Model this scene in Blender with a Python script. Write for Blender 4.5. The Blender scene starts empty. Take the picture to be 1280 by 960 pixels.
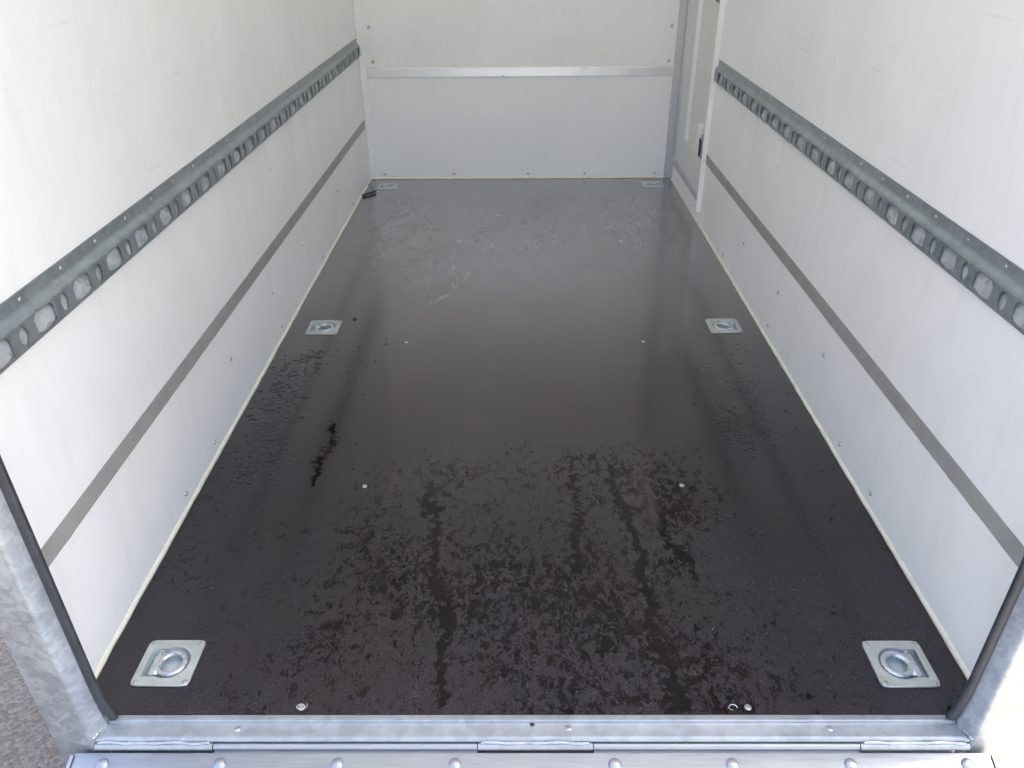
import bpy, bmesh, math, random
import numpy as np
from mathutils import Vector, Matrix

random.seed(7)
rng = np.random.default_rng(7)
sc = bpy.context.scene
C = sc.collection
rad = math.radians

# ------------------------------------------------------------------ camera
cam_d = bpy.data.cameras.new('camera')
cam = bpy.data.objects.new('camera', cam_d)
C.objects.link(cam)
F_PX, PITCH, YAW, ROLL = 968.73, 0.5410284, 0.0083303, -0.0076516
CAMLOC = (-0.01893, -0.80925, 1.11755)
cam_d.sensor_fit = 'HORIZONTAL'
cam_d.sensor_width = 36.0
cam_d.lens = 36.0 * F_PX / 1280.0
cam_d.clip_start = 0.02
cam_d.clip_end = 3000
_cp, _sp = math.cos(PITCH), math.sin(PITCH)
_r = Vector((1, 0, 0)); _u = Vector((0, _sp, _cp)); _f = Vector((0, _cp, -_sp))
_r, _u = _r * math.cos(ROLL) + _u * math.sin(ROLL), _u * math.cos(ROLL) - _r * math.sin(ROLL)
_R = Matrix.Rotation(YAW, 3, 'Z')
_r, _u, _f = _R @ _r, _R @ _u, _R @ _f
cam.matrix_world = Matrix(((_r.x, _u.x, -_f.x, CAMLOC[0]), (_r.y, _u.y, -_f.y, CAMLOC[1]),
                           (_r.z, _u.z, -_f.z, CAMLOC[2]), (0, 0, 0, 1)))
sc.camera = cam

# ------------------------------------------------------------------ sky, sun, exposure
SUN_EL, SUN_AZ = rad(52), rad(47)          # azimuth clockwise from +Y: sun ahead and to the right
w = bpy.data.worlds.new('World'); sc.world = w; w.use_nodes = True
nt = w.node_tree
bg = nt.nodes['Background']
sky = nt.nodes.new('ShaderNodeTexSky')
sky.sky_type = 'NISHITA'; sky.sun_disc = False
sky.sun_elevation = SUN_EL; sky.sun_rotation = SUN_AZ
sky.air_density = 0.8; sky.dust_density = 7.0; sky.ozone_density = 0.6; sky.altitude = 50
hsv = nt.nodes.new('ShaderNodeHueSaturation')          # thin high haze: a paler blue all over
hsv.inputs['Saturation'].default_value = 0.82
nt.links.new(sky.outputs[0], hsv.inputs['Color']); nt.links.new(hsv.outputs[0], bg.inputs[0])
bg.inputs[1].default_value = 0.15
sun_d = bpy.data.lights.new('sun', 'SUN'); sun_d.energy = 4.2; sun_d.angle = rad(0.5)
sun_d.color = (1.0, 0.965, 0.91)
sun = bpy.data.objects.new('sun', sun_d); C.objects.link(sun)
sd = Vector((math.sin(SUN_AZ) * math.cos(SUN_EL), math.cos(SUN_AZ) * math.cos(SUN_EL), math.sin(SUN_EL)))
sun.rotation_euler = sd.to_track_quat('Z', 'Y').to_euler()
sun.location = sd * 20
sc.view_settings.view_transform = 'Standard'
sc.view_settings.look = 'None'
sc.view_settings.gamma = 1.0
sc.view_settings.use_curve_mapping = False
sc.view_settings.exposure = 2.62
sc.render.engine = 'CYCLES'
sc.cycles.max_bounces = 10
sc.cycles.diffuse_bounces = 8
sc.cycles.use_denoising = True

# ------------------------------------------------------------------ node helpers
class NT:
    def __init__(s, name):
        s.m = bpy.data.materials.new(name); s.m.use_nodes = True
        s.t = s.m.node_tree; s.b = s.t.nodes['Principled BSDF']
        s.co = s.t.nodes.new('ShaderNodeTexCoord').outputs['Object']
    def n(s, typ, **kw):
        nd = s.t.nodes.new(typ)
        for k, v in kw.items():
            setattr(nd, k, v)
        return nd
    def l(s, a, b):
        if isinstance(a, (int, float)):
            b.default_value = a
        elif isinstance(a, tuple):
            b.default_value = a if len(a) != 3 or b.type == 'VECTOR' else (*a, 1)
        else:
            s.t.links.new(a, b)
    def scale(s, v, co=None):
        m = s.n('ShaderNodeMapping'); s.l(co or s.co, m.inputs[0]); m.inputs['Scale'].default_value = v
        return m.outputs[0]
    def noise(s, scale, detail=4, rough=0.55, dist=0.0, co=None, color=False):
        nd = s.n('ShaderNodeTexNoise'); s.l(co or s.co, nd.inputs['Vector'])
        nd.inputs['Scale'].default_value = scale; nd.inputs['Detail'].default_value = detail
        nd.inputs['Roughness'].default_value = rough; nd.inputs['Distortion'].default_value = dist
        return nd.outputs[1 if color else 0]
    def voro(s, scale, co=None, feature='F1', out=0, rnd=1.0):
        nd = s.n('ShaderNodeTexVoronoi', feature=feature); s.l(co or s.co, nd.inputs['Vector'])
        nd.inputs['Scale'].default_value = scale; nd.inputs['Randomness'].default_value = rnd
        return nd.outputs[out]
    def math(s, op, a, b=0.0, c=None, clamp=False):
        nd = s.n('ShaderNodeMath', operation=op, use_clamp=clamp)
        s.l(a, nd.inputs[0]); s.l(b, nd.inputs[1])
        if c is not None: s.l(c, nd.inputs[2])
        return nd.outputs[0]
    def ramp(s, v, a, b, lo=0.0, hi=1.0):
        nd = s.n('ShaderNodeMapRange', interpolation_type='SMOOTHSTEP')
        s.l(v, nd.inputs[0]); s.l(a, nd.inputs[1]); s.l(b, nd.inputs[2])
        nd.inputs[3].default_value = lo; nd.inputs[4].default_value = hi
        return nd.outputs[0]
    def mix(s, f, a, b):
        nd = s.n('ShaderNodeMix', data_type='RGBA')
        s.l(f, nd.inputs[0]); s.l(a, nd.inputs[6]); s.l(b, nd.inputs[7])
        return nd.outputs[2]
    def mixf(s, f, a, b):
        nd = s.n('ShaderNodeMix', data_type='FLOAT')
        s.l(f, nd.inputs[0]); s.l(a, nd.inputs[2]); s.l(b, nd.inputs[3])
        return nd.outputs[0]
    def attr(s, name):
        return s.n('ShaderNodeAttribute', attribute_name=name).outputs['Fac']
    def bump(s, h, strength=0.2, dist=0.002, prev=None):
        nd = s.n('ShaderNodeBump'); s.l(h, nd.inputs['Height'])
        nd.inputs['Strength'].default_value = strength; nd.inputs['Distance'].default_value = dist
        if prev is not None: s.l(prev, nd.inputs['Normal'])
        return nd.outputs[0]
    def set(s, **kw):
        names = dict(color='Base Color', rough='Roughness', metal='Metallic', spec='Specular IOR Level',
                     normal='Normal', ior='IOR', trans='Transmission Weight', coat='Coat Weight', coatr='Coat Roughness')
        for k, v in kw.items(): s.l(v, s.b.inputs[names[k]])
        return s.m

# ------------------------------------------------------------------ materials
def mat_white(name, tint=(0.915, 0.915, 0.905), dirt=1.0):
    t = NT(name)
    big = t.noise(2.2, 3, 0.6, 0.4)
    streak = t.noise(6, 5, 0.65, 0.3, co=t.scale((3.0, 3.0, 0.55)))
    fine = t.noise(60, 3, 0.6)
    smear = t.ramp(streak, 0.50, 0.74)
    c = t.mix(t.math('MULTIPLY', smear, 0.15 * dirt), tint, (0.70, 0.71, 0.70))
    c = t.mix(t.math('MULTIPLY', t.ramp(big, 0.42, 0.70), 0.22 * dirt), c, (0.74, 0.74, 0.715))
    spk = t.noise(38, 2, 0.5, co=t.scale((1, 1, 0.6)))
    c = t.mix(t.ramp(spk, 0.76, 0.80, 0, 0.35 * dirt), c, (0.40, 0.38, 0.34))
    scr = t.noise(5.0, 3, 0.6, 0.25, co=t.scale((9.0, 0.9, 14.0)))          # rubbed lines from loads sliding along
    c = t.mix(t.math('MULTIPLY', t.ramp(scr, 0.66, 0.72), 0.16 * dirt), c, (0.45, 0.45, 0.44))
    drip = t.noise(4.0, 6, 0.7, 0.8, co=t.scale((3.0, 4.5, 0.7)))
    c = t.mix(t.math('MULTIPLY', t.ramp(drip, 0.55, 0.62), 0.05 * dirt), c, (0.60, 0.61, 0.60))
    c = t.mix(t.ramp(t.noise(75, 2, 0.5), 0.77, 0.79, 0, 0.5 * dirt), c, (0.25, 0.24, 0.22))
    r = t.math('ADD', t.math('MULTIPLY', streak, 0.25), 0.27)
    nb = t.bump(fine, 0.06, 0.001)
    nb = t.bump(t.noise(9, 2, 0.5), 0.05, 0.004, nb)
    return t.set(color=c, rough=r, spec=0.4, normal=nb)
M_white = mat_white('white_panel')
def mat_roof():
    m = mat_white('roof_sheet_added_translucency', (0.90, 0.90, 0.895), 0.4); t = m.node_tree
    tr = t.nodes.new('ShaderNodeBsdfTranslucent'); tr.inputs[0].default_value = (0.93, 0.95, 0.97, 1)
    mx = t.nodes.new('ShaderNodeMixShader'); mx.inputs[0].default_value = 0.13
    t.links.new(t.nodes['Principled BSDF'].outputs[0], mx.inputs[1]); t.links.new(tr.outputs[0], mx.inputs[2])
    t.links.new(mx.outputs[0], t.nodes['Material Output'].inputs['Surface'])
    return m
M_roof = mat_roof()                       # white sheet out of view, translucency added to brighten the far end
M_white2 = mat_white('white_lacquer', (0.915, 0.92, 0.915), 0.4)
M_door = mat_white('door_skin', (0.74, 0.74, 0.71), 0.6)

def mat_galv(name, base=(0.46, 0.49, 0.515), dark=(0.33, 0.355, 0.38), rough=0.42, sc_=60, metal=0.8):
    t = NT(name)
    d = t.noise(12, 3, 0.6, 0.6, color=True)
    mv = t.n('ShaderNodeVectorMath', operation='MULTIPLY_ADD')
    t.l(d, mv.inputs[0]); mv.inputs[1].default_value = (0.03,) * 3; t.l(t.co, mv.inputs[2])
    cell = t.voro(sc_, co=mv.outputs[0], out=1)
    sep = t.n('ShaderNodeSeparateColor'); t.l(cell, sep.inputs[0])
    sp = t.math('ADD', t.math('MULTIPLY', sep.outputs[0], 0.22), t.math('MULTIPLY', t.noise(18, 8, 0.72, 0.5), 0.85))
    c = t.mix(t.ramp(sp, 0.30, 0.80), dark, base)
    patch = t.noise(5, 5, 0.65, 0.5)
    c = t.mix(t.ramp(patch, 0.45, 0.80, 0, 0.35), c, (0.47, 0.485, 0.49))
    r = t.math('ADD', t.math('MULTIPLY', sp, 0.18), rough - 0.06)
    nb = t.bump(t.noise(140, 3, 0.6), 0.12, 0.0008)
    nb = t.bump(t.noise(26, 4, 0.6, 0.4), 0.16, 0.003, nb)
    return t.set(color=c, rough=r, metal=metal, normal=nb)
M_galv = mat_galv('galvanised_steel')
M_post = mat_galv('hot_dip_steel', (0.53, 0.56, 0.59), (0.33, 0.355, 0.385), 0.40, 110, 0.7)
M_rail = mat_galv('rail_steel', (0.35, 0.39, 0.405), (0.25, 0.285, 0.30), 0.38, 60, 0.6)
M_weld = mat_galv('weld_bead', (0.55, 0.57, 0.59), (0.4, 0.42, 0.45), 0.3, 90, 0.9)

def mat_metal(name, col, rough, metal=1.0, var=0.25, stretch=(1, 1, 1), nscale=30):
    t = NT(name)
    n = t.noise(nscale, 4, 0.6, 0.2, co=t.scale(stretch))
    dk = tuple(v * (1 - var) for v in col)
    c = t.mix(t.ramp(n, 0.3, 0.7), dk, col)
    r = t.math('ADD', t.math('MULTIPLY', n, 0.2), rough - 0.1)
    nb = t.bump(t.noise(200, 2, 0.5, co=t.scale(stretch)), 0.05, 0.0005)
    return t.set(color=c, rough=r, metal=metal, normal=nb)
M_zinc = mat_metal('zinc_plate', (0.66, 0.69, 0.66), 0.38, 0.8, 0.15)
M_ring = mat_metal('zinc_ring', (0.66, 0.71, 0.74), 0.28, 0.95, 0.18)
M_pan = mat_metal('zinc_pan', (0.66, 0.73, 0.76), 0.42, 0.4, 0.15)
M_alu = mat_metal('ramp_aluminium', (0.44, 0.46, 0.49), 0.36, 0.9, 0.14, (1, 18, 18), 14)
M_trim = mat_metal('anodised_trim', (0.60, 0.61, 0.62), 0.42, 0.55, 0.1, (1, 1, 1), 8)
M_strip = mat_metal('front_strip_alu', (0.78, 0.79, 0.80), 0.30, 0.85, 0.08, (1, 1, 1), 6)
M_screw = mat_metal('screw_metal', (0.62, 0.63, 0.62), 0.35, 0.95, 0.3, (1, 1, 1), 90)
M_brass = mat_metal('yellow_zinc', (0.60, 0.55, 0.36), 0.35, 0.95, 0.3, (1, 1, 1), 90)
M_dark = mat_metal('dark_steel', (0.10, 0.10, 0.105), 0.42, 0.8, 0.4)

def mat_plain(name, col, rough, var=0.25, nscale=20, bump=0.1, spec=0.4):
    t = NT(name)
    n = t.noise(nscale, 5, 0.65, 0.2)
    c = t.mix(t.ramp(n, 0.35, 0.72), col, tuple(v * (1 - var) for v in col))
    c = t.mix(t.ramp(t.noise(nscale * 4, 3, 0.6), 0.68, 0.74, 0, 0.35), c, tuple(min(1, v * 1.35 + 0.03) for v in col))
    return t.set(color=c, rough=t.math('ADD', t.math('MULTIPLY', n, 0.2), rough - 0.1), spec=spec,
                 normal=t.bump(t.noise(nscale * 5, 3, 0.6), bump, 0.001))
M_stripe = mat_plain('grey_tape', (0.36, 0.36, 0.34), 0.45, 0.14, 16)
M_bead = mat_plain('cream_sealant', (0.90, 0.87, 0.70), 0.45, 0.14, 25, 0.3)
M_rubber = mat_plain('black_rubber', (0.048, 0.051, 0.060), 0.36, 0.4, 30, 0.25)
M_swarf = mat_plain('pale_swarf', (0.75, 0.75, 0.72), 0.4, 0.2)
M_hole = mat_plain('slot_shadow_steel', (0.30, 0.32, 0.33), 0.5, 0.4, 40)
M_pebble = mat_plain('pebble_grey', (0.22, 0.20, 0.19), 0.5, 0.5, 200)

def mat_floor():
    t = NT('wet_phenolic_film')
    wet = t.attr('wet'); tri = t.attr('trickle'); scuff = t.attr('scuff'); film = t.attr('film')
    co = t.scale((1.0, 0.70, 1.0))
    wn = t.noise(16, 4, 0.65, color=True)
    mv = t.n('ShaderNodeVectorMath', operation='MULTIPLY_ADD')
    t.l(wn, mv.inputs[0]); mv.inputs[1].default_value = (0.04, 0.04, 0.0); t.l(co, mv.inputs[2])
    n1 = t.noise(56, 10, 0.76, 0.3, co=mv.outputs[0])
    n2 = t.noise(210, 6, 0.75, 0.3, co=mv.outputs[0])
    n3 = t.noise(7.0, 4, 0.6, 0.6)
    nn = t.math('ADD', t.math('MULTIPLY', n1, 0.62), t.math('MULTIPLY', n2, 0.38))
    nn = t.math('ADD', nn, t.math('MULTIPLY', t.math('SUBTRACT', n3, 0.5), 0.20))
    thr = t.mixf(wet, 0.350, 0.515)
    thr = t.math('ADD', thr, t.math('MULTIPLY', tri, t.math('MULTIPLY', n3, 0.20)))
    d = t.math('SUBTRACT', nn, thr)
    haze = t.ramp(d, -0.016, 0.022)                     # 1 = fine condensation, 0 = run together into clear water
    sm_ = t.noise(15, 9, 0.74, 0.9, co=t.scale((1.0, 0.5, 1.0)))
    smear = t.math('MULTIPLY', t.ramp(sm_, 0.46, 0.57), scuff)
    pore = t.ramp(t.noise(330, 4, 0.75), 0.36, 0.64)
    hz = t.mix(pore, (0.010, 0.0074, 0.0105), (0.027, 0.0205, 0.028))
    tone = t.ramp(t.noise(3.4, 4, 0.6), 0.38, 0.66)
    hz = t.mix(t.math('MULTIPLY', tone, 0.4), hz, (0.015, 0.0095, 0.009))
    dk = t.mix(t.ramp(t.noise(9, 3, 0.6), 0.42, 0.62), (0.0035, 0.002, 0.0024), (0.012, 0.004, 0.0045))
    c = t.mix(haze, dk, hz)
    c = t.mix(t.math('MULTIPLY', smear, 0.65), c, (0.25, 0.245, 0.24))
    grit = t.ramp(t.noise(150, 2, 0.5, 0.2), 0.755, 0.775)
    c = t.mix(t.math('MULTIPLY', grit, 0.6), c, (0.34, 0.32, 0.29))
    wipe = t.noise(22, 5, 0.65, 0.2, co=t.scale((0.9, 1.2, 1)))      # wiping marks in the film
    big = t.noise(3.0, 4, 0.6, 0.5)
    far = t.attr('far')
    rough = t.math('ADD', t.mixf(far, t.mixf(t.attr('mid'), 0.19, 0.095), 0.155), t.math('MULTIPLY', t.math('ADD', wipe, big), 0.05))
    r = t.mixf(haze, 0.05, rough)
    r = t.mixf(smear, r, 0.40)
    h = t.math('ADD', t.math('MULTIPLY', haze, 0.6), t.math('MULTIPLY', n2, 0.4))
    nb = t.bump(h, 0.05, 0.0012)
    fl = t.math('MULTIPLY', film, t.math('SUBTRACT', 1.0, t.math('MULTIPLY', t.ramp(big, 0.52, 0.72), 0.25)))
    t.set(coat=t.math('MULTIPLY', t.math('MULTIPLY', haze, fl), t.math('SUBTRACT', 1.0, t.math('MULTIPLY', smear, 0.5))), coatr=t.math('ADD', rough, 0.02))
    t.l(t.mixf(film, 1.45, 2.95), t.b.inputs['Coat IOR'])
    return t.set(color=c, rough=r, spec=t.mixf(haze, 0.24, t.mixf(film, 0.58, 1.0)), ior=t.mixf(film, 1.5, 1.85), normal=nb)
M_floor = mat_floor()
M_edge = mat_plain('plywood_edge', (0.10, 0.06, 0.035), 0.6)

def mat_water():
    t = NT('clear_water')
    return t.set(color=(1.0, 1.0, 1.0), rough=0.02, ior=1.333, trans=1.0)
M_water = mat_water()

def mat_ground():
    t = NT('asphalt')
    v = t.voro(95, out=1)
    sep = t.n('ShaderNodeSeparateColor'); t.l(v, sep.inputs[0])
    big = t.noise(0.8, 4, 0.6)
    c = t.mix(sep.outputs[0], (0.085, 0.078, 0.073), (0.19, 0.178, 0.166))
    c = t.mix(t.ramp(sep.outputs[1], 0.90, 0.95, 0, 0.6), c, (0.20, 0.12, 0.07))
    c = t.mix(t.ramp(t.noise(130, 3, 0.6), 0.5, 0.7), c, (0.06, 0.056, 0.052))
    c = t.mix(t.math('MULTIPLY', t.ramp(big, 0.4, 0.7), 0.35), c, (0.13, 0.122, 0.113))
    h = t.voro(95)
    nb = t.bump(h, 0.7, 0.006)
    nb = t.bump(t.noise(300, 2, 0.6), 0.3, 0.002, nb)
    return t.set(color=c, rough=0.75, spec=0.35, normal=nb)
M_ground = mat_ground()

def mat_sand():
    t = NT('pale_gravel_sand')
    c = t.mix(t.ramp(t.noise(60, 6, 0.7), 0.35, 0.65), (0.215, 0.195, 0.15), (0.315, 0.29, 0.23))
    c = t.mix(t.ramp(t.voro(120, out=0), 0.05, 0.4), (0.15, 0.125, 0.08), c)
    return t.set(color=c, rough=0.85, spec=0.2, normal=t.bump(t.voro(120), 0.8, 0.006))
M_sand = mat_sand()

# ------------------------------------------------------------------ mesh helpers
def link_mesh(name, bm, m, parent=None, smooth=False, mats=None):
    me = bpy.data.meshes.new(name)
    bm.normal_update(); bm.to_mesh(me); bm.free()
    for mm in (mats or [m]): me.materials.append(mm)
    if smooth:
        for p in me.polygons: p.use_smooth = True
        if smooth is not True:
            me.set_sharp_from_angle(angle=rad(smooth))
    o = bpy.data.objects.new(name, me); C.objects.link(o)
    if parent is not None: o.parent = parent
    return o

def empty(name, loc=(0, 0, 0), rotz=0.0):
    o = bpy.data.objects.new(name, None); C.objects.link(o)
    o.location = loc; o.rotation_euler = (0, 0, rotz); o.empty_display_size = 0.05
    return o

def tag(o, label=None, cat=None, group=None, kind=None):
    if label: o['label'] = label
    if cat: o['category'] = cat
    if group: o['group'] = group
    if kind: o['kind'] = kind
    return o

def add_box(bm, x0, x1, y0, y1, z0, z1, bev=0.0):
    r = bmesh.ops.create_cube(bm, size=1.0)
    vs = r['verts']
    for v in vs:
        v.co = Vector(((x0 + x1) / 2 + v.co.x * (x1 - x0), (y0 + y1) / 2 + v.co.y * (y1 - y0), (z0 + z1) / 2 + v.co.z * (z1 - z0)))
    if bev > 0:
        es = list({e for v in vs for e in v.link_edges})
        bmesh.ops.bevel(bm, geom=es, offset=bev, segments=2, profile=0.6, affect='EDGES')

def box(name, b, m, parent=None, bev=0.0):
    bm = bmesh.new(); add_box(bm, *b, bev)
    return link_mesh(name, bm, m, parent, smooth=(35 if bev else False))

def prism(bm, pts, axis, a, b):
    """polygon pts (2D) extruded along axis from a to b; 2D order: x->(y,z)  y->(x,z)  z->(x,y)"""
    def P(u, v, t):
        return {'x': (t, u, v), 'y': (u, t, v), 'z': (u, v, t)}[axis]
    A = [bm.verts.new(P(u, v, a)) for u, v in pts]
    B = [bm.verts.new(P(u, v, b)) for u, v in pts]
    n = len(pts)
    fs = [bm.faces.new((A[i], A[(i + 1) % n], B[(i + 1) % n], B[i])) for i in range(n)]
    fs.append(bm.faces.new(A[::-1])); fs.append(bm.faces.new(B))
    bmesh.ops.recalc_face_normals(bm, faces=fs)

def tube(bm, pts, r, seg=8, closed=False, scale2=1.0):
    pts = [Vector(p) for p in pts]; n = len(pts); rings = []
    rr = r if isinstance(r, (list, tuple)) else [r] * n
    up = Vector((0.13, 0.21, 0.97)).normalized()
    for i, p in enumerate(pts):
        a = pts[(i - 1) % n] if closed or i > 0 else p
        b = pts[(i + 1) % n] if closed or i < n - 1 else p
        t = (b - a).normalized()
        s = t.cross(up)
        s = s.normalized() if s.length > 1e-6 else t.orthogonal().normalized()
        q = s.cross(t).normalized()
        rings.append([bm.verts.new(p + s * math.cos(2 * math.pi * k / seg) * rr[i] + q * math.sin(2 * math.pi * k / seg) * rr[i] * scale2) for k in range(seg)])
    fs = []
    for i in range(n if closed else n - 1):
        A, B = rings[i], rings[(i + 1) % n]
        for k in range(seg):
            fs.append(bm.faces.new((A[k], A[(k + 1) % seg], B[(k + 1) % seg], B[k])))
    if not closed:
        fs.append(bm.faces.new(rings[0][::-1])); fs.append(bm.faces.new(rings[-1]))
    bmesh.ops.recalc_face_normals(bm, faces=fs)

def dome(bm, r, h, seg=12, rings=3, M=Matrix.Identity(4), base=0.0):
    top = bm.verts.new(M @ Vector((0, 0, base + h)))
    prev = None
    for i in range(1, rings + 1):
        a = i / rings * math.pi / 2
        ring = [bm.verts.new(M @ Vector((r * math.sin(a) * math.cos(2 * math.pi * k / seg), r * math.sin(a) * math.sin(2 * math.pi * k / seg), base + h * math.cos(a)))) for k in range(seg)]
        for k in range(seg):
            if prev is None: bm.faces.new((top, ring[k], ring[(k + 1) % seg]))
            else: bm.faces.new((prev[k], ring[k], ring[(k + 1) % seg], prev[(k + 1) % seg]))
        prev = ring
    bot = [bm.verts.new(M @ Vector((r * math.cos(2 * math.pi * k / seg), r * math.sin(2 * math.pi * k / seg), base - 0.0006))) for k in range(seg)]
    for k in range(seg):
        bm.faces.new((prev[k], bot[k], bot[(k + 1) % seg], prev[(k + 1) % seg]))

def screw_mesh(name, r, h, m, slot=True):
    """round screw or rivet head, axis +Z, with a recessed drive in the top"""
    bm = bmesh.new()
    seg = 14
    prof = [(r * 0.30, h * 0.55), (r * 0.36, h), (r * 0.72, h * 0.9), (r * 0.95, h * 0.45), (r, 0.0), (r, -0.0008)] if slot else \
           [(r * 0.3, h), (r * 0.7, h * 0.82), (r * 0.93, h * 0.45), (r, 0.0), (r, -0.0008)]
    rings = [[bm.verts.new((a * math.cos(2 * math.pi * k / seg), a * math.sin(2 * math.pi * k / seg), z)) for k in range(seg)] for a, z in prof]
    bm.faces.new(rings[0])
    for i in range(len(rings) - 1):
        for k in range(seg):
            bm.faces.new((rings[i][k], rings[i + 1][k], rings[i + 1][(k + 1) % seg], rings[i][(k + 1) % seg]))
    me = bpy.data.meshes.new(name); bm.normal_update(); bm.to_mesh(me); bm.free()
    me.materials.append(m)
    for p in me.polygons: p.use_smooth = True
    me.set_sharp_from_angle(angle=rad(40))
    return me

def inst(name, me, loc, parent=None, rot=(0, 0, 0), scale=1.0):
    o = bpy.data.objects.new(name, me); C.objects.link(o)
    o.location = loc; o.rotation_euler = rot; o.scale = (scale,) * 3 if isinstance(scale, (int, float)) else scale
    if parent is not None: o.parent = parent
    return o

W2, LEN, HT = 0.75, 3.05, 1.76
FACE_PX = (0, rad(90), 0)      # +Z -> +X (on the left wall)
FACE_NX = (0, rad(-90), 0)     # +Z -> -X (on the right wall)
FACE_NY = (rad(90), 0, 0)      # +Z -> -Y (on the front wall)

# ------------------------------------------------------------------ ground
bm = bmesh.new()
S = 900
vs = [bm.verts.new(p) for p in ((-S, -S, -0.56), (S, -S, -0.56), (S, S, -0.56), (-S, S, -0.56))]
bm.faces.new(vs)
tag(link_mesh('ground', bm, M_sand), 'sunlit pale sandy gravel beyond the right post', None, None, 'structure')
bm = bmesh.new()
prev = None
for y in np.linspace(-40, 60, 400):
    a = bm.verts.new((-7.0, y, -0.555)); b = bm.verts.new((-0.62 + 0.03 * math.sin(y * 2.3) + 0.015 * math.sin(y * 7.1), y, -0.555))
    if prev: bm.faces.new((prev[0], prev[1], b, a))
    prev = (a, b)
tag(link_mesh('road', bm, M_ground), 'grey asphalt lane in shade left of the trailer', None, None, 'structure')

# ------------------------------------------------------------------ floor
RINGS = [(-0.632, 0.102, 1), (0.645, 0.099, -1), (-0.637, 1.404, 1), (0.638, 1.403, -1), (-0.645, 2.925, 1), (0.641, 2.931, -1)]
floor = empty('floor'); tag(floor, 'dark wet plywood load floor of the trailer', None, None, 'structure')
nx, ny = 300, 610
gx = np.linspace(-W2, W2, nx + 1); gy = np.linspace(0, LEN, ny + 1)
X, Y = np.meshgrid(gx, gy, indexing='ij')
_wr = np.random.default_rng(3)
def wob(sc_, amp):
    o = np.zeros(X.shape)
    for _ in range(14):
        a = _wr.uniform(0, 2 * math.pi); f = sc_ * _wr.uniform(0.6, 1.8)
        o += np.sin((X * math.cos(a) + Y * math.sin(a)) * f + _wr.uniform(0, 6.3))
    return o * amp / 3
WX, WY = X + wob(60, .006) + wob(200, .004), Y + wob(60, .006) + wob(200, .004)
def seg_dist(pts):
    D = np.full(X.shape, 9.0); T = np.zeros(X.shape)
    for k in range(len(pts) - 1):
        (ax, ay), (bx, by) = pts[k], pts[k + 1]
        dx, dy = bx - ax, by - ay
        t = np.clip(((WX - ax) * dx + (WY - ay) * dy) / (dx * dx + dy * dy), 0, 1)
        D = np.minimum(D, np.hypot(WX - ax - t * dx, WY - ay - t * dy))
    return D
def sm(v, a, b):
    t = np.clip((v - a) / (b - a), 0, 1); return t * t * (3 - 2 * t)
def blob(cx, cy, rx, ry): return np.exp(-((WX - cx) / rx) ** 2 - ((WY - cy) / ry) ** 2)
wet = sm(0.46 - np.abs(X + 0.02), -0.12, 0.16) * sm(0.78 - Y, -0.10, 0.16)
wet = np.maximum(wet * 0.80, 0.95 * blob(-0.06, 0.30, 0.16, 0.07))
wet = np.maximum(wet, 0.9 * blob(-0.17, 0.63, 0.10, 0.10)); wet = np.maximum(wet, blob(0.03, 0.65, 0.13, 0.035))
wet = np.maximum(wet, 0.9 * blob(-0.05, 0.07, 0.22, 0.06)); wet = np.maximum(wet, 0.9 * blob(-0.27, 0.05, 0.12, 0.05))
for (bx, by, a, b_) in [(0.334, 0.279, .04, .02), (0.434, 0.402, .03, .05), (0.564, 0.477, .05, .02), (0.551, 0.378, .03, .02), (0.459, 0.944, .03, .1),
                        (0.483, 1.184, .05, .02), (-0.5, 0.3, .03, .02), (-0.44, 0.45, .05, .03), (0.40, 0.06, .15, .03), (-0.45, 0.12, .1, .03), (0.5, 0.62, .03, .02), (0.62, 0.7, .03, .03)]:
    wet = np.maximum(wet, 0.62 * blob(bx, by, a, b_))
wet = np.maximum(wet, 0.44 * sm(1.05 - Y, 0, .5)) + wob(9, .12) * sm(1.0 - Y, 0, .4)
wet *= 1 - 0.9 * sm(Y, 0.95, 1.4)
tric = np.zeros(X.shape)
for pts, wd in [([(0.113, 0.695), (0.112, 0.504), (0.103, 0.379), (0.084, 0.322)], .007),
                ([(0.199, 0.617), (0.214, 0.504), (0.232, 0.379), (0.225, 0.30), (0.238, 0.258), (0.231, 0.171), (0.248, 0.1), (0.235, 0.004)], .009),
                ([(-0.225, 0.589), (-0.205, 0.48), (-0.19, 0.404), (-0.178, 0.29), (-0.149, 0.19), (-0.155, 0.1), (-0.148, 0.02)], .008),
                ([(-0.487, 0.86), (-0.489, 0.78), (-0.492, 0.698), (-0.496, 0.60)], .0105), ([(0.334, 0.30), (0.30, 0.40), (0.29, 0.50)], .008)]:
    tric = np.maximum(tric, (1.9 if wd == .0105 else 1.1) * np.exp(-(seg_dist(pts) / wd) ** 2))
tric = np.maximum(tric, 0.9 * np.exp(-(seg_dist([(-0.484, 1.10), (-0.489, 0.8)]) / 0.03) ** 2))
scf = 0.9 * blob(-0.50, 2.40, 0.11, 0.33) + 0.8 * blob(-0.33, 1.80, 0.12, 0.26) + 0.6 * blob(0.52, 2.40, 0.14, 0.4) + 0.42 * blob(0.0, 2.3, 0.5, 0.6) + 0.25 * blob(-0.55, 1.9, 0.1, 0.2)
scf += 0.10 * blob(-0.2, 0.75, 0.2, 0.15)
scf = np.clip(scf, 0, 1)
jit = rng.normal(0, 1, X.shape) * 0.02
wet = np.clip(wet + jit, 0, 1)
hole = np.zeros((nx, ny), bool)
cxm = (gx[:-1] + gx[1:]) / 2; cym = (gy[:-1] + gy[1:]) / 2
for (rx_, ry_, s) in RINGS:
    hole |= (np.abs(cxm[:, None] - rx_) < 0.037) & (np.abs(cym[None, :] - ry_) < 0.037)
verts = np.stack([X, Y, np.zeros_like(X)], -1).reshape(-1, 3)
I, J = np.where(~hole)
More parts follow.
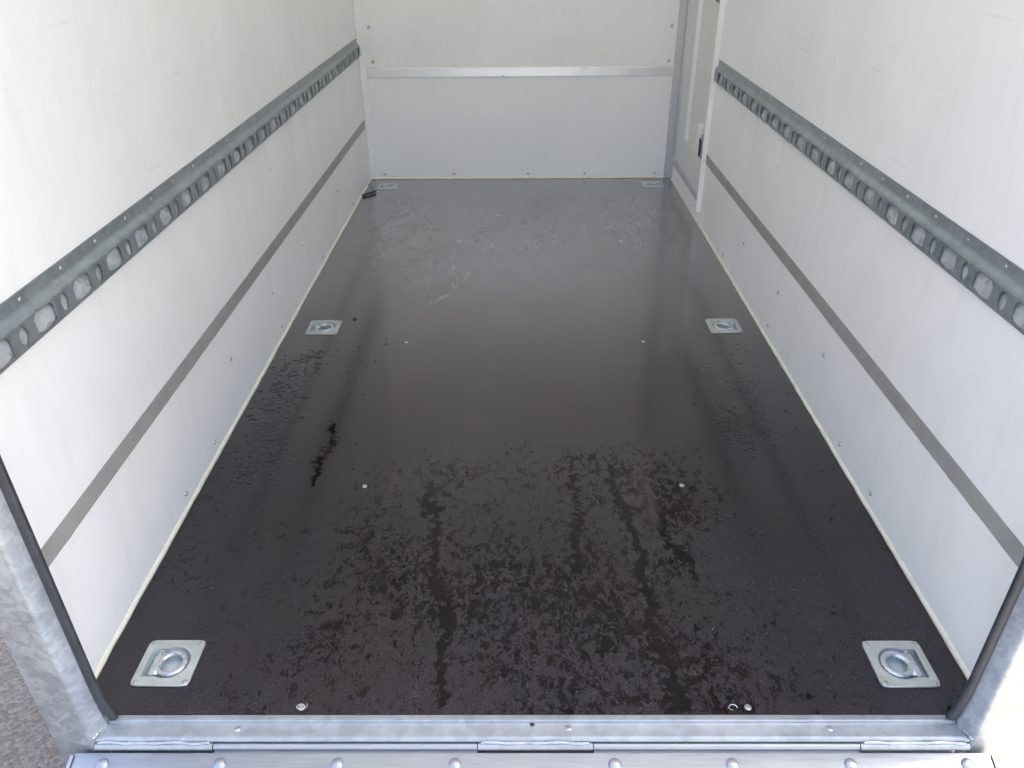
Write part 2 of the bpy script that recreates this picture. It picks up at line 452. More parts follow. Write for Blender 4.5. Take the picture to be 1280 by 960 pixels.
idx = lambda i, j: i * (ny + 1) + j
faces = np.stack([idx(I, J), idx(I + 1, J), idx(I + 1, J + 1), idx(I, J + 1)], -1)
me = bpy.data.meshes.new('plywood_deck'); me.from_pydata(verts.tolist(), [], faces.tolist()); me.update()
me.materials.append(M_floor)
for nm, arr in (('wet', wet), ('trickle', tric), ('scuff', scf), ('film', sm(Y, 0.35, 2.3)), ('far', sm(Y, 1.2, 2.0)), ('mid', sm(Y, 0.25, 0.75))):
    a = me.attributes.new(nm, 'FLOAT', 'POINT'); a.data.foreach_set('value', arr.reshape(-1).astype(np.float32))
deck = bpy.data.objects.new('plywood_deck', me); C.objects.link(deck); deck.parent = floor
bm = bmesh.new()
prism(bm, [(-0.0005, -0.0015), (0.004, -0.0015), (0.004, -0.021), (-0.0005, -0.021)], 'x', -W2, W2)
prism(bm, [(0.004, -0.0195), (LEN, -0.0195), (LEN, -0.021), (0.004, -0.021)], 'x', -W2, W2)
link_mesh('deck_edge', bm, M_edge, floor)
me_fs = screw_mesh('floor_screw', 0.0058, 0.0012, M_screw)
for (x, y) in [(-0.361, 1.302), (0.368, 1.301), (-0.371, 0.596), (0.357, 0.596), (-0.378, 0.013), (0.359, 0.013)]:
    inst('screw', me_fs, (x, y, 0.0006), floor)

# condensation beads that stand up in relief: real water, far too many to count
def droplets(label, n, sampler, rmin, rmax, stretch):
    bm = bmesh.new(); cells = {}
    made = 0
    for _ in range(n * 6):
        if made >= n: break
        x, y = sampler()
        if abs(x) > 0.735 or y < 0.01: continue
        if any(abs(x - a) < 0.057 and abs(y - b) < 0.054 for a, b, _s in RINGS): continue
        r = random.uniform(rmin, rmax) * random.choice((0.6, 0.8, 1, 1, 1.2))
        key = (int(x / 0.012), int(y / 0.012))
        if any(math.hypot(x - a, y - b) < (r + c) * 1.02 for kx in (-1, 0, 1) for ky in (-1, 0, 1) for a, b, c in cells.get((key[0] + kx, key[1] + ky), [])): continue
        cells.setdefault(key, []).append((x, y, r))
        sx = random.uniform(1.0, stretch); sy = random.uniform(0.75, 1.0)
        M = Matrix.Translation((x, y, 0.0007)) @ Matrix.Rotation(random.uniform(-0.5, 0.5), 4, 'Z') @ Matrix.Diagonal((sx, sy, 1, 1))
        dome(bm, r, r * random.uniform(0.13, 0.24), 9, 3, M); made += 1
    o = link_mesh('water_droplets', bm, M_water, None, smooth=True)
    tag(o, label, 'water', None, 'stuff')
    return o
LP = [(-0.655, 1.27), (-0.685, 1.169), (-0.688, 1.033), (-0.683, 0.892), (-0.675, 0.765), (-0.665, 0.636)]
def s_left():
    t = random.random() ** 0.8 * (len(LP) - 1.001); k = int(t); f = t - k
    return (LP[k][0] * (1 - f) + LP[k + 1][0] * f + 0.02 + random.gauss(0, 0.033), LP[k][1] * (1 - f) + LP[k + 1][1] * f + random.gauss(0, 0.02))
def s_right():
    if random.random() < 0.72: return (0.54 + random.gauss(0, 0.024), 0.825 + random.gauss(0, 0.038))
    return (0.60 + random.gauss(0, 0.05), 1.02 + random.gauss(0, 0.16))
def s_scatter():
    x = random.choice((-1, 1)) * random.uniform(0.40, 0.70)
    return (x, random.uniform(0.10, 1.35))
droplets('raised water beads in a band along the left wall', 330, s_left, 0.0028, 0.0055, 2.2)
droplets('cluster of raised water beads on the right of the floor', 240, s_right, 0.0025, 0.0045, 1.9)
droplets('stray water beads scattered over the whole floor', 130, s_scatter, 0.0014, 0.0034, 1.9)

# ------------------------------------------------------------------ lashing rings
N = 48
def dshape(th):     # star-shaped D outline, straight side towards -x
    hw, hb = 0.0285, 0.0265
    c, s = math.cos(th), math.sin(th)
    best = 0.0285
    cand = []
    # circle of radius .0285 about (0.002,0)
    b = 0.003 * c; disc = b * b - (0.003 ** 2 - 0.0325 ** 2); cand.append(b + math.sqrt(disc))
    # rectangle block x in [-.034,-.008], |y|<.0265
    ts = []
    if c < 0: ts.append(0.0375 / -c)
    if abs(s) > 1e-6: ts.append(0.0290 / abs(s))
    t = min(ts) if ts else 0
    x = t * c
    if x < -0.0117: cand.append(t)
    return max(cand)
def rrect(th, hx, hy, r):
    c, s = abs(math.cos(th)), abs(math.sin(th))
    t = min(hx / c if c > 1e-6 else 9, hy / s if s > 1e-6 else 9)
    px, py = c * t, s * t
    if px > hx - r and py > hy - r:
        ox, oy = hx - r, hy - r
        b = c * ox + s * oy; cc = ox * ox + oy * oy - r * r
        t = b + math.sqrt(max(0, b * b - cc))
    return t
def ring_plate():
    bm = bmesh.new()
    ths = sorted(set([2 * math.pi * k / N for k in range(N)] + [a for sx in (1, -1) for sy in (1, -1) for a in [math.atan2(sy * 0.049, sx * 0.0505) % (2 * math.pi)]] +
                     [math.atan2(sy * 0.0290, -0.0375) % (2 * math.pi) for sy in (1, -1)] + [math.atan2(sy * 0.0290, -0.0118) % (2 * math.pi) for sy in (1, -1)]))
    n = len(ths)
    loops = []
    def loop(fr, z): loops.append([bm.verts.new((fr(t) * math.cos(t), fr(t) * math.sin(t), z)) for t in ths])
    loop(lambda t: rrect(t, 0.0505, 0.049, 0.009), 0.0002)
    loop(lambda t: rrect(t, 0.0505, 0.049, 0.009), 0.0022)
    loop(lambda t: rrect(t, 0.0498, 0.0483, 0.0085), 0.0030)
    loop(lambda t: dshape(t) + 0.0055, 0.0030)
    loop(lambda t: dshape(t) + 0.0030, 0.0038)
    loop(lambda t: dshape(t) + 0.0008, 0.0030)
    loop(lambda t: dshape(t), 0.0005)
    loop(lambda t: dshape(t) * 0.96, -0.010)
    loop(lambda t: dshape(t) * 0.88, -0.0125)
    for a in range(len(loops) - 1):
        for k in range(n):
            f = bm.faces.new((loops[a][k], loops[a][(k + 1) % n], loops[a + 1][(k + 1) % n], loops[a + 1][k]))
            f.material_index = 0 if a < 6 else 1
    cv = bm.verts.new((0, 0, -0.013))
    for k in range(n):
        f = bm.faces.new((loops[-1][k], loops[-1][(k + 1) % n], cv)); f.material_index = 1
    return bm
def make_ring(label):
    root = empty('lashing_ring')
    tag(root, label, 'lashing ring', 'recessed lashing rings in the floor')
    link_mesh('base_plate', ring_plate(), None, root, smooth=38, mats=[M_zinc, M_pan])
    bm = bmesh.new()
    pts = []
    for k in range(28):
        a = 2 * math.pi * k / 28
        pts.append((0.0050 + 0.0228 * math.cos(a), 0.0228 * math.sin(a), -0.0010 + 0.0010 * math.cos(a)))
    tube(bm, pts, 0.0060, 10, True, 0.8)
    link_mesh('ring', bm, M_ring, root, smooth=True)
    bm = bmesh.new()
    prism(bm, [(-0.0300, 0.0000), (-0.0270, 0.0022), (-0.019, 0.0030), (-0.013, 0.001), (-0.013, -0.005), (-0.0300, -0.005)], 'y', -0.0245, 0.0245)
    bmesh.ops.bevel(bm, geom=list(bm.edges), offset=0.0008, segments=1, affect='EDGES')
    link_mesh('hinge_clamp', bm, M_ring, root, smooth=40)
    bm = bmesh.new()
    tube(bm, [(-0.022, -0.0280, -0.0010), (-0.022, 0.0280, -0.0010)], 0.0038, 10)
    link_mesh('hinge_pin', bm, M_ring, root, smooth=40)
    for sx in (-1, 1):
        for sy in (-1, 1):
            inst('screw', me_ps, (sx * 0.0425, sy * 0.0410, 0.0031), root, (0, 0, random.random() * 3))
    return root
me_ps = screw_mesh('plate_screw', 0.0046, 0.0013, M_screw)
def copy_tree(o, label):
    c = o.copy(); C.objects.link(c); c['label'] = label
    for ch in list(o.children):
        d = ch.copy(); C.objects.link(d); d.parent = c
    return c
ring_labels = ['zinc lashing ring plate nearest the left post at the rear sill', 'zinc lashing ring plate nearest the right post at the rear sill',
               'zinc lashing ring plate midway along the left wall', 'zinc lashing ring plate midway along the right wall',
               'small far zinc lashing ring plate beside the dark hook', 'small far zinc lashing ring plate in the corner by the side door']
proto = None
for (x, y, s), lb in zip(RINGS, ring_labels):
    o = make_ring(lb) if proto is None else copy_tree(proto, lb)
    proto = proto or o
    o.location = (x, y, 0.0004); o.rotation_euler = (0, 0, 0 if s > 0 else math.pi)

# ------------------------------------------------------------------ side walls
me_ws = screw_mesh('wall_screw', 0.0055, 0.0034, M_screw)
me_rv = screw_mesh('rivet_head', 0.0050, 0.0028, M_screw, False)
me_fr = screw_mesh('front_rivet', 0.0075, 0.0045, M_screw, False)
me_fb = screw_mesh('front_bolt', 0.0080, 0.0045, M_brass, True)
def wavy_bead(a, b, horiz, sgn=1):
    """sealant fillet along an inner edge from a to b; leg on the floor and leg on the wall"""
    bm = bmesh.new(); n = 90; rings = []
    for i in range(n + 1):
        t = a + (b - a) * i / n
        hgt = 0.0095 + random.uniform(-0.0012, 0.0012); wd = 0.0050 + random.uniform(-0.0010, 0.0010)
        prof = [(0.0, 0.0004), (wd, 0.0004), (wd * 0.85, hgt * 0.45), (wd * 0.25, hgt), (0.0, hgt * 1.02)]
        if horiz == 'y': rings.append([bm.verts.new((sgn * (W2 - u), t, v)) for u, v in prof])
        else: rings.append([bm.verts.new((t, LEN - u, v)) for u, v in prof])
    fs = []
    for i in range(n):
        for k in range(4):
            fs.append(bm.faces.new((rings[i][k], rings[i][k + 1], rings[i + 1][k + 1], rings[i + 1][k])))
    fs += [bm.faces.new(rings[0]), bm.faces.new(rings[-1])]
    bmesh.ops.recalc_face_normals(bm, faces=fs)
    return bm
TH = 0.025
def side_wall(s, y1, label):
    root = empty('side_wall', (s * W2, 0, 0)); tag(root, label, 'wall', 'long white side walls')
    xi, xo = 0.0, s * TH
    a, b = min(xi, xo), max(xi, xo)
    for z0, z1 in ((-0.02, 0.2745), (0.2755, HT)):
        box('wall_panel', (a, b, 0.0, y1, z0, z1), M_white, root)
    # joint strip, with one ragged lower edge where the adhesive squeezed out
    bm = bmesh.new(); n = 150; rows = []
    for i in range(n + 1):
        y = 0.0 + (y1 - 0.0) * i / n
        lo = 0.2575 + (random.uniform(-0.0014, 0.0004) if random.random() < 0.3 else 0)
        hi = 0.2945 + random.uniform(-0.0002, 0.0002)
        rows.append([bm.verts.new((-s * d, y, z)) for d, z in ((-0.001, lo), (0.0012, lo), (0.0016, lo + 0.001), (0.0016, hi - 0.001), (0.0012, hi), (-0.001, hi))])
    fs = [bm.faces.new((rows[i][k], rows[i][k + 1], rows[i + 1][k + 1], rows[i + 1][k])) for i in range(n) for k in range(5)]
    bmesh.ops.recalc_face_normals(bm, faces=fs)
    link_mesh('joint_strip', bm, M_stripe, root)
    bd = link_mesh('sealant_bead', wavy_bead(0.002, y1 - 0.002, 'y', s), M_bead, root, smooth=True)
    bd.location = (-s * W2, 0, 0)
    lst = [(0.525, .037), (0.716, .04), (0.912, .160), (1.308, .165), (1.34, .038), (1.696, .172), (1.926, .032), (2.55, .035), (2.3, .17)] if s < 0 else \
          [(0.517, .039), (0.705, .037), (0.898, .173), (1.289, .169), (1.324, .042), (1.691, .169), (1.92, .035), (1.999, .033)]
    for y, z in lst:
        inst('screw', me_ws, (0, y, z), root, FACE_PX if s < 0 else FACE_NX)
    return root
side_wall(-1, LEN, 'long white left side wall with grey joint strip')
side_wall(1, 2.39, 'white right side wall with grey joint strip, ending at the side door')

# ------------------------------------------------------------------ lashing rails on the walls
def rail_body(s, y0, y1):
    """pressed steel rail: wall flange, convex shoulder, perforated face. local x = distance off the wall"""
    bm = bmesh.new()
    D = 0.0135
    prof = [(0.0, 0.6550), (0.0022, 0.6550), (0.0024, 0.6360), (0.0035, 0.6325), (0.0062, 0.6295), (0.0100, 0.6268), (0.0126, 0.6240), (D, 0.6205)]
    low = [(D, 0.5805), (0.0125, 0.579), (0.0100, 0.5778), (0.0, 0.5778)]
    def strip(pf):
        nseg = 60
        rows = []
        for i in range(nseg + 1):
            y = y0 + (y1 - y0) * i / nseg
            rows.append([bm.verts.new((d, y, z)) for d, z in pf])
        for i in range(nseg):
            for k in range(len(pf) - 1):
                bm.faces.new((rows[i][k], rows[i + 1][k], rows[i + 1][k + 1], rows[i][k + 1]))
    strip(prof); strip(low)
    ZT, ZB = 0.6205, 0.5805
    def cell(ya, yb, hole):
        """rect cell [ya,yb]x[ZB,ZT] with hole outline (list of (y,z), star-shaped about its middle)"""
        cy, cz = sum(p[0] for p in hole) / len(hole), (ZT + ZB) / 2
        ths = sorted(set([math.atan2(p[1] - cz, p[0] - cy) for p in hole] + [math.atan2(z - cz, y - cy) for y in (ya, yb) for z in (ZB, ZT)]))
        def hit(poly, th):
            c, si = math.cos(th), math.sin(th); best = None
            for i in range(len(poly)):
                (ax, ay), (bx, by) = poly[i], poly[(i + 1) % len(poly)]
                ax -= cy; bx -= cy; ay -= cz; by -= cz
                ex, ey = bx - ax, by - ay
                det = c * (-ey) + si * ex
                if abs(det) < 1e-12: continue
                t = (ax * (-ey) + ay * ex) / det
                u = (c * ay - si * ax) / det
                if t > 0 and -1e-6 <= u <= 1 + 1e-6 and (best is None or t > best): best = t
            return (cy + c * best, cz + si * best)
        rect = [(ya, ZB), (yb, ZB), (yb, ZT), (ya, ZT)]
        O = [bm.verts.new((D, *hit(rect, t))) for t in ths]
        H = [hit(hole, t) for t in ths]
        A = [bm.verts.new((D, *p)) for p in H]
        B = [bm.verts.new((D - 0.0016, *p)) for p in H]
        n = len(ths)
        for k in range(n):
            k2 = (k + 1) % n
            bm.faces.new((O[k], O[k2], A[k2], A[k])); bm.faces.new((A[k], A[k2], B[k2], B[k]))
    p = 0.1185
    lens0 = 0.191 if s < 0 else 0.178
    def lens(c):
        return [(c + 0.0118 * math.sin(a) * (1 - 0.25 * math.cos(a) ** 2), 0.6010 + 0.0165 * math.cos(a)) for a in [2 * math.pi * k / 16 for k in range(16)]]
    def castle(c):
        h = 0.0285
        return [(c - h, 0.5875), (c - h * .3, 0.5835), (c + h * .3, 0.5835), (c + h, 0.5875), (c + h, 0.6100), (c + h * .74, 0.6180), (c + h * .44, 0.6180), (c + h * .34, 0.6095),
                (c - h * .26, 0.6095), (c - h * .34, 0.6185), (c - h * .72, 0.6185), (c - h, 0.6105)]
    # cells: lens cell 36 mm wide, castle cell the rest
    k = math.ceil((y0 + 0.02 - lens0) / p)
    cur = y0
    while True:
        c = lens0 + k * p
        la, lb = c - 0.018, c + 0.018
        ca, cb = lb, la + p
        if la > cur + 1e-6 and cur == y0 and la - y0 > 0.001:
            bm.faces.new([bm.verts.new((D, y, z)) for y, z in ((cur, ZB), (la, ZB), (la, ZT), (cur, ZT))]); cur = la
        if cb > y1: break
        if la >= y0: cell(la, lb, lens(c))
        cell(ca, cb, [(a + random.uniform(-.0010, .0010), b + random.uniform(-.0007, .0007)) for a, b in castle(c + p / 2 + random.uniform(-.001, .001))]); cur = cb
        k += 1
    if y1 - cur > 0.001:
        bm.faces.new([bm.verts.new((D, y, z)) for y, z in ((cur, ZB), (y1, ZB), (y1, ZT), (cur, ZT))])
    # end caps (closed outline so the rail is solid at both ends)
    for y in (y0, y1):
        bm.faces.new([bm.verts.new((d, y, z)) for d, z in prof + low])
    bmesh.ops.remove_doubles(bm, verts=bm.verts, dist=0.00002)
    bmesh.ops.recalc_face_normals(bm, faces=bm.faces)
    if s > 0:
        for v in bm.verts: v.co.x = -v.co.x
        bmesh.ops.reverse_faces(bm, faces=bm.faces)
    return bm
def lashing_rail(s, y0, y1, label):
    root = empty('lashing_rail', (s * (W2 - 0.0004), 0, 0)); tag(root, label, 'lashing rail', 'perforated steel lashing rails')
    link_mesh('rail_body', rail_body(s, y0, y1), M_rail, root, smooth=35)
    # back web seen through the slots, dished behind every big slot
    bm = bmesh.new(); n = int((y1 - y0) / 0.01); rows = []
    lens0 = 0.191 if s < 0 else 0.178
    for i in range(n + 1):
        y = y0 + 0.001 + (y1 - y0 - 0.002) * i / n
        ph = ((y - lens0) / 0.1185) % 1.0
        bulge = 0.0042 * max(0.0, math.sin((ph - 0.22) / 0.56 * math.pi)) if 0.22 < ph < 0.78 else 0.0025
        rows.append([bm.verts.new((-s * d, y, z)) for d, z in ((0.0004, 0.6225), (0.0008 + bulge * 0.1, 0.6125), (0.0062 + bulge * 0.55 * (1.0 + 0.35 * math.sin(y * 211) * math.sin(y * 97)), 0.604), (0.0078 + bulge * .35 * (1 + .4 * math.sin(y * 163)), 0.593), (0.0105, 0.5825))])
    fs = [bm.faces.new((rows[i][k], rows[i][k + 1], rows[i + 1][k + 1], rows[i + 1][k])) for i in range(n) for k in range(4)]
    bmesh.ops.recalc_face_normals(bm, faces=fs)
    link_mesh('back_web', bm, M_web, root, smooth=True)
    y = 0.224 if s < 0 else 0.212
    while y < y1 - 0.01:
        inst('rivet', me_rv, (-s * 0.0026, y, 0.6445), root, FACE_PX if s < 0 else FACE_NX, random.choice((0.6, 0.75, 0.75)))
        y += 0.1185
    return root
M_web = mat_galv('slot_web_zinc', (0.60, 0.625, 0.625), (0.30, 0.33, 0.34), 0.45, 60, 0.3)
lashing_rail(-1, 0.004, 3.022, 'perforated grey steel lashing rail along the left wall')
lashing_rail(1, 0.004, 2.335, 'perforated grey steel lashing rail along the right wall')

# ------------------------------------------------------------------ front wall
fw = empty('front_wall', (0, LEN, 0)); tag(fw, 'white end wall with bright aluminium strip across it', 'wall')
box('lower_panel', (-W2, W2, 0.0, TH, -0.02, 0.50), M_white2, fw)
box('upper_panel', (-W2, W2, -0.004, TH, 0.5005, HT), M_white, fw)
bm = bmesh.new()
prism(bm, [(-0.0045, 0.4815), (-0.0075, 0.4835), (-0.0085, 0.5185), (-0.0055, 0.5245), (-0.002, 0.5245), (-0.002, 0.4815)], 'x', -0.716, 0.724)
link_mesh('aluminium_strip', bm, M_strip, fw)
for x, z, mm in [(-.691, .697, me_fr), (-.687, .550, me_fb), (.688, .695, me_fr), (.688, .546, me_fr)]:
    inst('rivet', mm, (x, -0.004, z), fw, FACE_NY)
for x in (-.679, -.331, .037, .320, .668):
    inst('rivet', me_fr, (x, 0.0, .0245), fw, FACE_NY, 0.85)
fb = link_mesh('sealant_bead', wavy_bead(-W2 + 0.005, W2 - 0.005, 'x'), M_bead, fw, smooth=True)
fb.location = (0, -LEN, 0)
# corner trims, angle section
bm = bmesh.new(); prism(bm, [(-.7495, -.0005), (-.7495, -.034), (-.7470, -.036), (-.7460, -.0075), (-.722, -.0075), (-.7195, -.0055), (-.7195, -.0005)], 'z', 0.004, HT)
link_mesh('corner_trim', bm, M_white2, fw)
bm = bmesh.new(); prism(bm, [(.7495, -.0005), (.7495, -.040), (.7465, -.042), (.7445, -.0085), (.716, -.0085), (.7135, -.0055), (.7135, -.0005)], 'z', 0.004, HT)
link_mesh('corner_trim', bm, M_trim, fw)
inst('screw', me_fs, (0.7137 + 0.014, -0.0088, 0.118), fw, FACE_NY)

# ------------------------------------------------------------------ side door in the right wall
door = empty('side_door', (W2, 2.39, 0)); tag(door, 'narrow white side door with recessed panel in right wall', 'door')
y0, y1 = 0.0, LEN - 2.39        # local y from the rear jamb to the front wall
bm = bmesh.new(); prism(bm, [(0.001, -0.02), (-0.002, 0.0), (-0.002, 0.070), (0.001, 0.076), (TH, 0.076), (TH, -0.02)], 'y', y0 + 0.001, y1)
link_mesh('kick_plate', bm, M_white, door)
bd = link_mesh('sealant_bead', wavy_bead(2.391, LEN - 0.005, 'y', 1), M_bead, door, smooth=True); bd.location = (-W2, -2.39, 0)
bm = bmesh.new(); prism(bm, [(0.002, 0.0765), (-0.004, 0.0775), (-0.006, 0.106), (0.002, 0.110), (0.02, 0.110), (0.02, 0.0765)], 'y', y0 + 0.028, y1 - 0.044)
link_mesh('bottom_rail', bm, M_trim, door)
# leaf: stiles and rails round a recess 18 mm deep
bm = bmesh.new()
ra, rb, za, zb = 0.115, 0.445, 0.235, 1.60
la, lb = y0 + 0.030, y1 - 0.046
add_box(bm, 0.004, TH, la, ra, 0.1105, HT - 0.03); add_box(bm, 0.004, TH, rb, lb, 0.1105, HT - 0.03)
add_box(bm, 0.004, TH, ra, rb, 0.1105, za); add_box(bm, 0.004, TH, ra, rb, zb, HT - 0.03)
link_mesh('leaf_frame', bm, M_door, door)
box('recessed_panel', (0.021, TH + 0.002, ra - 0.002, rb + 0.002, za - 0.002, zb + 0.002), M_door, door)
bm = bmesh.new()
prism(bm, [(0.0035, rb), (0.0035, rb - 0.004), (0.0205, rb - 0.006), (0.0205, rb)], 'z', za + 0.0005, zb)
link_mesh('recess_edge', bm, M_white2, door)  # rear-facing side made whiter than the leaf, light put into its colour
box('front_jamb', (-0.004, TH, y1 - 0.0455, y1, 0.1105, HT), M_trim, door, 0.001)
# white angle standing proud at the rear jamb, hanging past the kick plate
bm = bmesh.new(); prism(bm, [(0.002, -0.0335), (-0.0185, -0.0335), (-0.0195, -0.0325), (-0.0195, -0.0295), (0.002, -0.0290)], 'z', 0.056, HT)
link_mesh('jamb_trim', bm, M_white2, door)
bm = bmesh.new(); prism(bm, [(0.003, -0.0285), (-0.0060, -0.0285), (-0.0060, 0.022), (-0.003, 0.0275), (0.003, 0.0275)], 'z', 0.079, HT)
link_mesh('rear_jamb', bm, M_trim, door)
def latch(z, name):
    bm = bmesh.new(); add_box(bm, -0.010, 0.0036, 0.034, 0.066, z - 0.046, z + 0.046, 0.0015)
    o = link_mesh(name, bm, M_galv, door, smooth=40)
    bm = bmesh.new(); add_box(bm, -0.0135, -0.0095, 0.042, 0.056, z - 0.034, z + 0.026, 0.001)
    tube(bm, [(-0.0135, 0.050, z - 0.040), (-0.016, 0.050, z + 0.034)], 0.0036, 8)
    b_ = link_mesh('bolt', bm, M_dark, o, smooth=40)
latch(0.305, 'latch'); latch(0.885, 'latch')
box('latch_cover', (0.002, 0.021, 0.135, 0.205, 0.285, 0.365), M_white2, door, 0.003)
inst('screw', me_fs, (-0.0022, 0.12, 0.035), door, FACE_NX)

# ------------------------------------------------------------------ roof
rf = box('roof', (-W2 - TH, W2 + TH, -0.03, LEN + TH, HT + 0.001, HT + 0.03), M_roof)
tag(rf, 'white roof panel over the load space', None, None, 'structure')

# ------------------------------------------------------------------ rear frame
frame = empty('rear_frame'); tag(frame, 'galvanised steel frame round the open rear of the trailer', 'frame')
def post(s):
    pf = [(.6890, -.0140), (.6900, -.0190), (.7000, -.0370), (.7020, -.0405), (.7045, -.0422), (.7080, -.0428), (.7640, -.0385), (.7680, -.0370), (.7700, -.034), (.7760, -.004), (.7760, -.0005), (.7450, -.0005), (.7380, -.012)]
    bm = bmesh.new(); prism(bm, [(s * u, v) for u, v in pf], 'z', -0.088, HT + 0.03)
    p = link_mesh('door_post', bm, M_post, frame, smooth=30)
    # rubber edge seal clipped over the inner lip, its foot kicked outwards onto the sill
    bm = bmesh.new(); rows = []
    for z in [0.0065, 0.012, 0.03, 0.06, 0.10] + [0.2 + 0.2 * k for k in range(8)]:
        k = max(0.0, 1 - (z - 0.0065) / 0.09); k2 = k * k
        off = (-0.0075 * k2, 0.004 * k2)
        prof = [(.6785, -.0120), (.6782, -.0165), (.6798, -.0190), (.6832, -.0198), (.6872, -.0207), (.6906, -.0198), (.6898, -.0140), (.6868, -.0100), (.6815, -.0095)]
        rows.append([bm.verts.new((s * (u + off[0]), v + off[1], min(z, HT))) for u, v in prof])
    n = 9
    fs = [bm.faces.new((rows[i][k], rows[i][(k + 1) % n], rows[i + 1][(k + 1) % n], rows[i + 1][k])) for i in range(len(rows) - 1) for k in range(n)]
    fs += [bm.faces.new(rows[0]), bm.faces.new(rows[-1])]
    bmesh.ops.recalc_face_normals(bm, faces=fs)
    link_mesh('rubber_seal', bm, M_rubber, frame, smooth=45)
    # weld where the post meets the sill
    bm = bmesh.new()
    pts = [(s * (0.6930 + 0.008 * t), -0.012 - 0.030 * t + random.uniform(-.001, .001), -0.0045 + random.uniform(-.001, .001)) for t in [k / 14 for k in range(15)]]
    tube(bm, pts, [0.0028 + 0.0012 * math.sin(k * 2.2) for k in range(15)], 7)
    link_mesh('weld', bm, M_weld, frame, smooth=True)
post(-1); post(1)
bm = bmesh.new(); prism(bm, [(-0.045, HT - 0.05), (-0.045, HT + 0.03), (-0.031, HT + 0.03), (-0.031, HT - 0.05)], 'x', -0.70, 0.70)
link_mesh('header', bm, M_post, frame)
# sill: lip, step, tread, rounded nose
sp = [(-0.0010, -0.020), (-0.0010, -0.0004), (-0.0095, -0.0008), (-0.0112, -0.0020), (-0.0124, -0.0058), (-0.0145, -0.0068), (-0.0335, -0.0072), (-0.0362, -0.0077), (-0.0384, -0.0090), (-0.0397, -0.0108), (-0.0400, -0.0125), (-0.0400, -0.0145), (-0.028, -0.020)]
bm = bmesh.new()
xs = np.linspace(-0.7, 0.7, 57); rows = [[bm.verts.new((x, u, v)) for u, v in sp] for x in xs]
fs = [bm.faces.new((rows[i][k], rows[i][(k + 1) % 13], rows[i + 1][(k + 1) % 13], rows[i + 1][k])) for i in range(56) for k in range(13)]
fs += [bm.faces.new(rows[0]), bm.faces.new(rows[-1])]; bmesh.ops.recalc_face_normals(bm, faces=fs)
link_mesh('sill', bm, M_galv, frame, smooth=28)
box('added_gap_beam', (-0.69, 0.69, -0.033, -0.0015, -0.054, -0.0205), M_galv, frame)  # unseen beams added below the sill so the hinge gap stays dark
box('added_gap_beam', (-0.69, 0.69, -0.0495, -0.0015, -0.13, -0.0545), M_galv, frame)
me_ss = screw_mesh('sill_screw', 0.0056, 0.0022, M_screw)
for x, y in [(-0.475, -.0215), (0.062, -.0200), (0.483, -.0210)]:
    inst('screw', me_ss, (x, y, -.0070), frame)
inst('screw', screw_mesh('dark_screw', 0.0042, 0.0012, M_dark), (0.003, -.0135, -.0063), frame)
def hinge_tube(a, b, m, r=0.0064, parent=None, name='hinge_knuckle'):
    bm = bmesh.new()
    n = 16
    tube(bm, [(a + (b - a) * k / n, -0.0415, -0.0222) for k in range(n + 1)], r, 14)
    return link_mesh(name, bm, m, parent, smooth=40)
def weld_run(a, b):
    bm = bmesh.new(); pts, rr = [], []
    x = a; k = 0
    while x < b:
        pts.append((x, -0.0413 + 0.0008 * math.sin(k * 0.33) + random.uniform(-.0004, .0004), -0.0142 + 0.0010 * math.sin(k * 0.21)))
        rr.append(0.0023 + 0.0011 * abs(math.sin(k * 0.27)) + random.uniform(0, .0004)); x += 0.003; k += 1
    tube(bm, pts, rr, 6)
    link_mesh('weld', bm, M_weld, frame, smooth=True)
for a, b in ((-0.700, -0.5105), (-0.084, 0.100), (0.527, 0.700)):
    hinge_tube(a, b, M_galv, 0.0066, frame); weld_run(a + 0.004, b - 0.004)
bm = bmesh.new(); add_box(bm, 0.690, 0.712, 0.0, 0.018, 0.0006, 0.014, 0.002)
link_mesh('rubber_stop', bm, M_rubber, frame, smooth=40)

# ------------------------------------------------------------------ ramp gate, lowered
RA = rad(17.5)
ramp = empty('loading_ramp', (0, -0.0500, -0.0275)); ramp.rotation_euler = (RA, 0, 0)
tag(ramp, 'lowered aluminium loading ramp with a row of dome bolts', 'ramp')
RL = 1.70; RW = 0.731
for k in range(6):
    a = -RL + RL * k / 6; b = -RL + RL * (k + 1) / 6 - (0.0015 if k < 5 else 0.0)
    bm = bmesh.new()
    add_box(bm, -RW, RW, a, b, -0.022, 0.0, 0.0012)
    if k < 5:
        for j in range(6):
            yy = a + (b - a) * (j + 0.5) / 6
            prism(bm, [(yy - 0.004, 0.0), (yy - 0.002, 0.0018), (yy + 0.002, 0.0018), (yy + 0.004, 0.0)], 'x', -RW + 0.02, RW - 0.02)
    link_mesh('plank', bm, M_alu, ramp, smooth=35)
for s in (-1, 1):
    bm = bmesh.new(); add_box(bm, min(s * (RW + .0005), s * (RW + .006)), max(s * (RW + .0005), s * (RW + .006)), -RL, -0.004, -0.026, 0.003, 0.001)
    link_mesh('edge_cap', bm, M_alu, ramp, smooth=40)
bm = bmesh.new(); dome(bm, 0.0100, 0.0042, 18, 5, Matrix.Identity(4), 0.0006)
me_bolt = bpy.data.meshes.new('dome_bolt'); bm.normal_update(); bm.to_mesh(me_bolt); bm.free(); me_bolt.materials.append(M_alu)
for p in me_bolt.polygons: p.use_smooth = True
for x in (-0.682, -0.495, -0.308, -0.121, 0.133, 0.319, 0.506, 0.690):
    inst('bolt', me_bolt, (x, -0.0175, 0.0), ramp)
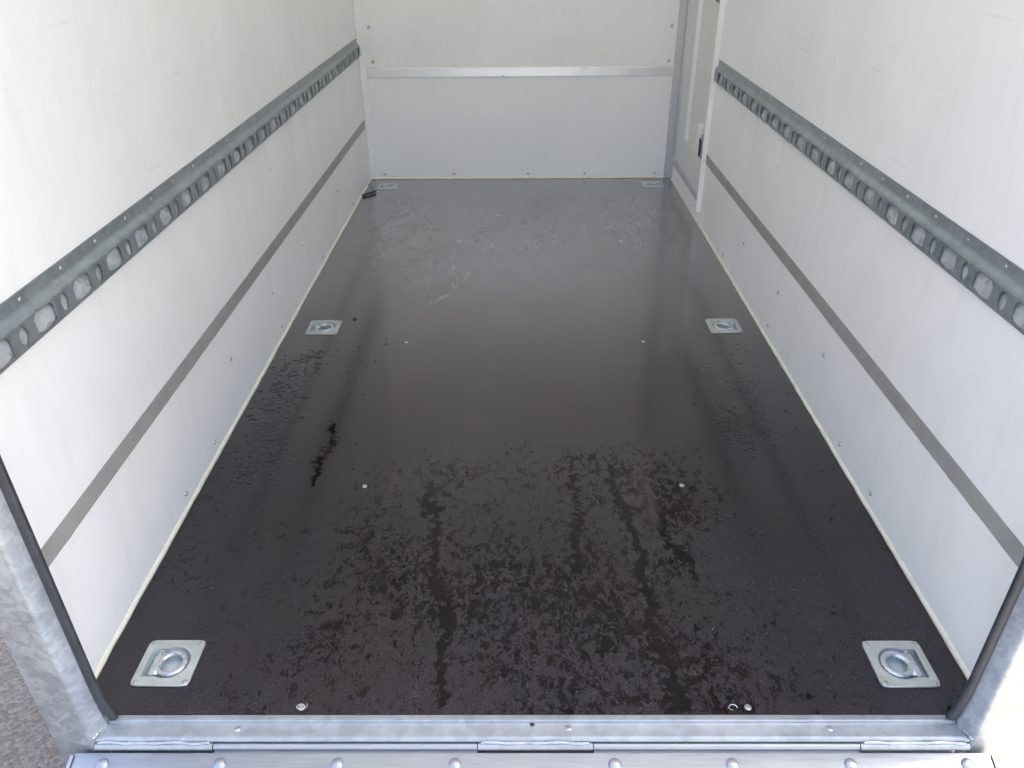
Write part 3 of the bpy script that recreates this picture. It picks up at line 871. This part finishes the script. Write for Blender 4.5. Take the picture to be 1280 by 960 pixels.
Minv = (Matrix.Translation(ramp.location) @ Matrix.Rotation(RA, 4, 'X')).inverted()
for a, b in ((-0.509, -0.0855), (0.1015, 0.5255)):
    o = hinge_tube(a, b, M_alu, 0.0058, None, 'hinge_knuckle')
    o.data.transform(Minv); o.parent = ramp
    bm = bmesh.new(); add_box(bm, a, b, -0.0500, -0.0435, -0.0335, -0.0275)
    o = link_mesh('hinge_leaf', bm, M_alu, None); o.data.transform(Minv); o.parent = ramp

# ------------------------------------------------------------------ small loose things
hook = empty('wire_hook', (-0.715, 2.83, 0.0)); tag(hook, 'small dark bent metal hook lying in the far left corner', 'hook')
bm = bmesh.new(); tube(bm, [(-0.028, -0.065, 0.006), (0.0, -0.035, 0.009), (0.022, -0.008, 0.008)], 0.0075, 8, scale2=0.8); link_mesh('lower_arm', bm, M_dark, hook, smooth=True)
bm = bmesh.new(); tube(bm, [(0.022, -0.006, 0.012), (0.0, 0.02, 0.016), (-0.018, 0.060, 0.020)], 0.0055, 8, scale2=0.8); link_mesh('upper_arm', bm, M_galv, hook, smooth=True)
bm = bmesh.new(); bmesh.ops.create_icosphere(bm, subdivisions=2, radius=0.0065)
for v in bm.verts: v.co *= 1 + random.uniform(-.18, .18); v.co.z *= 0.7
pb = link_mesh('pebble', bm, M_pebble, None, smooth=True); pb.location = (-0.551, 1.47, 0.0048)
tag(pb, 'small dark pebble on the floor right of the left middle ring', 'pebble')
def swarf(x, y, label, turns):
    bm = bmesh.new(); pts = []
    for k in range(22):
        a = turns * 2 * math.pi * k / 21
        r = 0.0055 + 0.0035 * k / 21
        pts.append((x + r * math.cos(a) * (1.2 if k > 15 else 1), y + r * math.sin(a) * .8, 0.0026 + 0.004 * k / 21))
    tube(bm, pts, [0.0008 - 0.0005 * k / 21 for k in range(22)], 5)
    tag(link_mesh('metal_swarf', bm, M_swarf, None, smooth=True), label, 'swarf', 'curls of metal swarf')
swarf(-0.378, 0.012, 'pale curl of metal swarf round the left sill screw', 1.1)
swarf(0.335, 0.010, 'pale curl of metal swarf beside the right sill screw', 0.7)
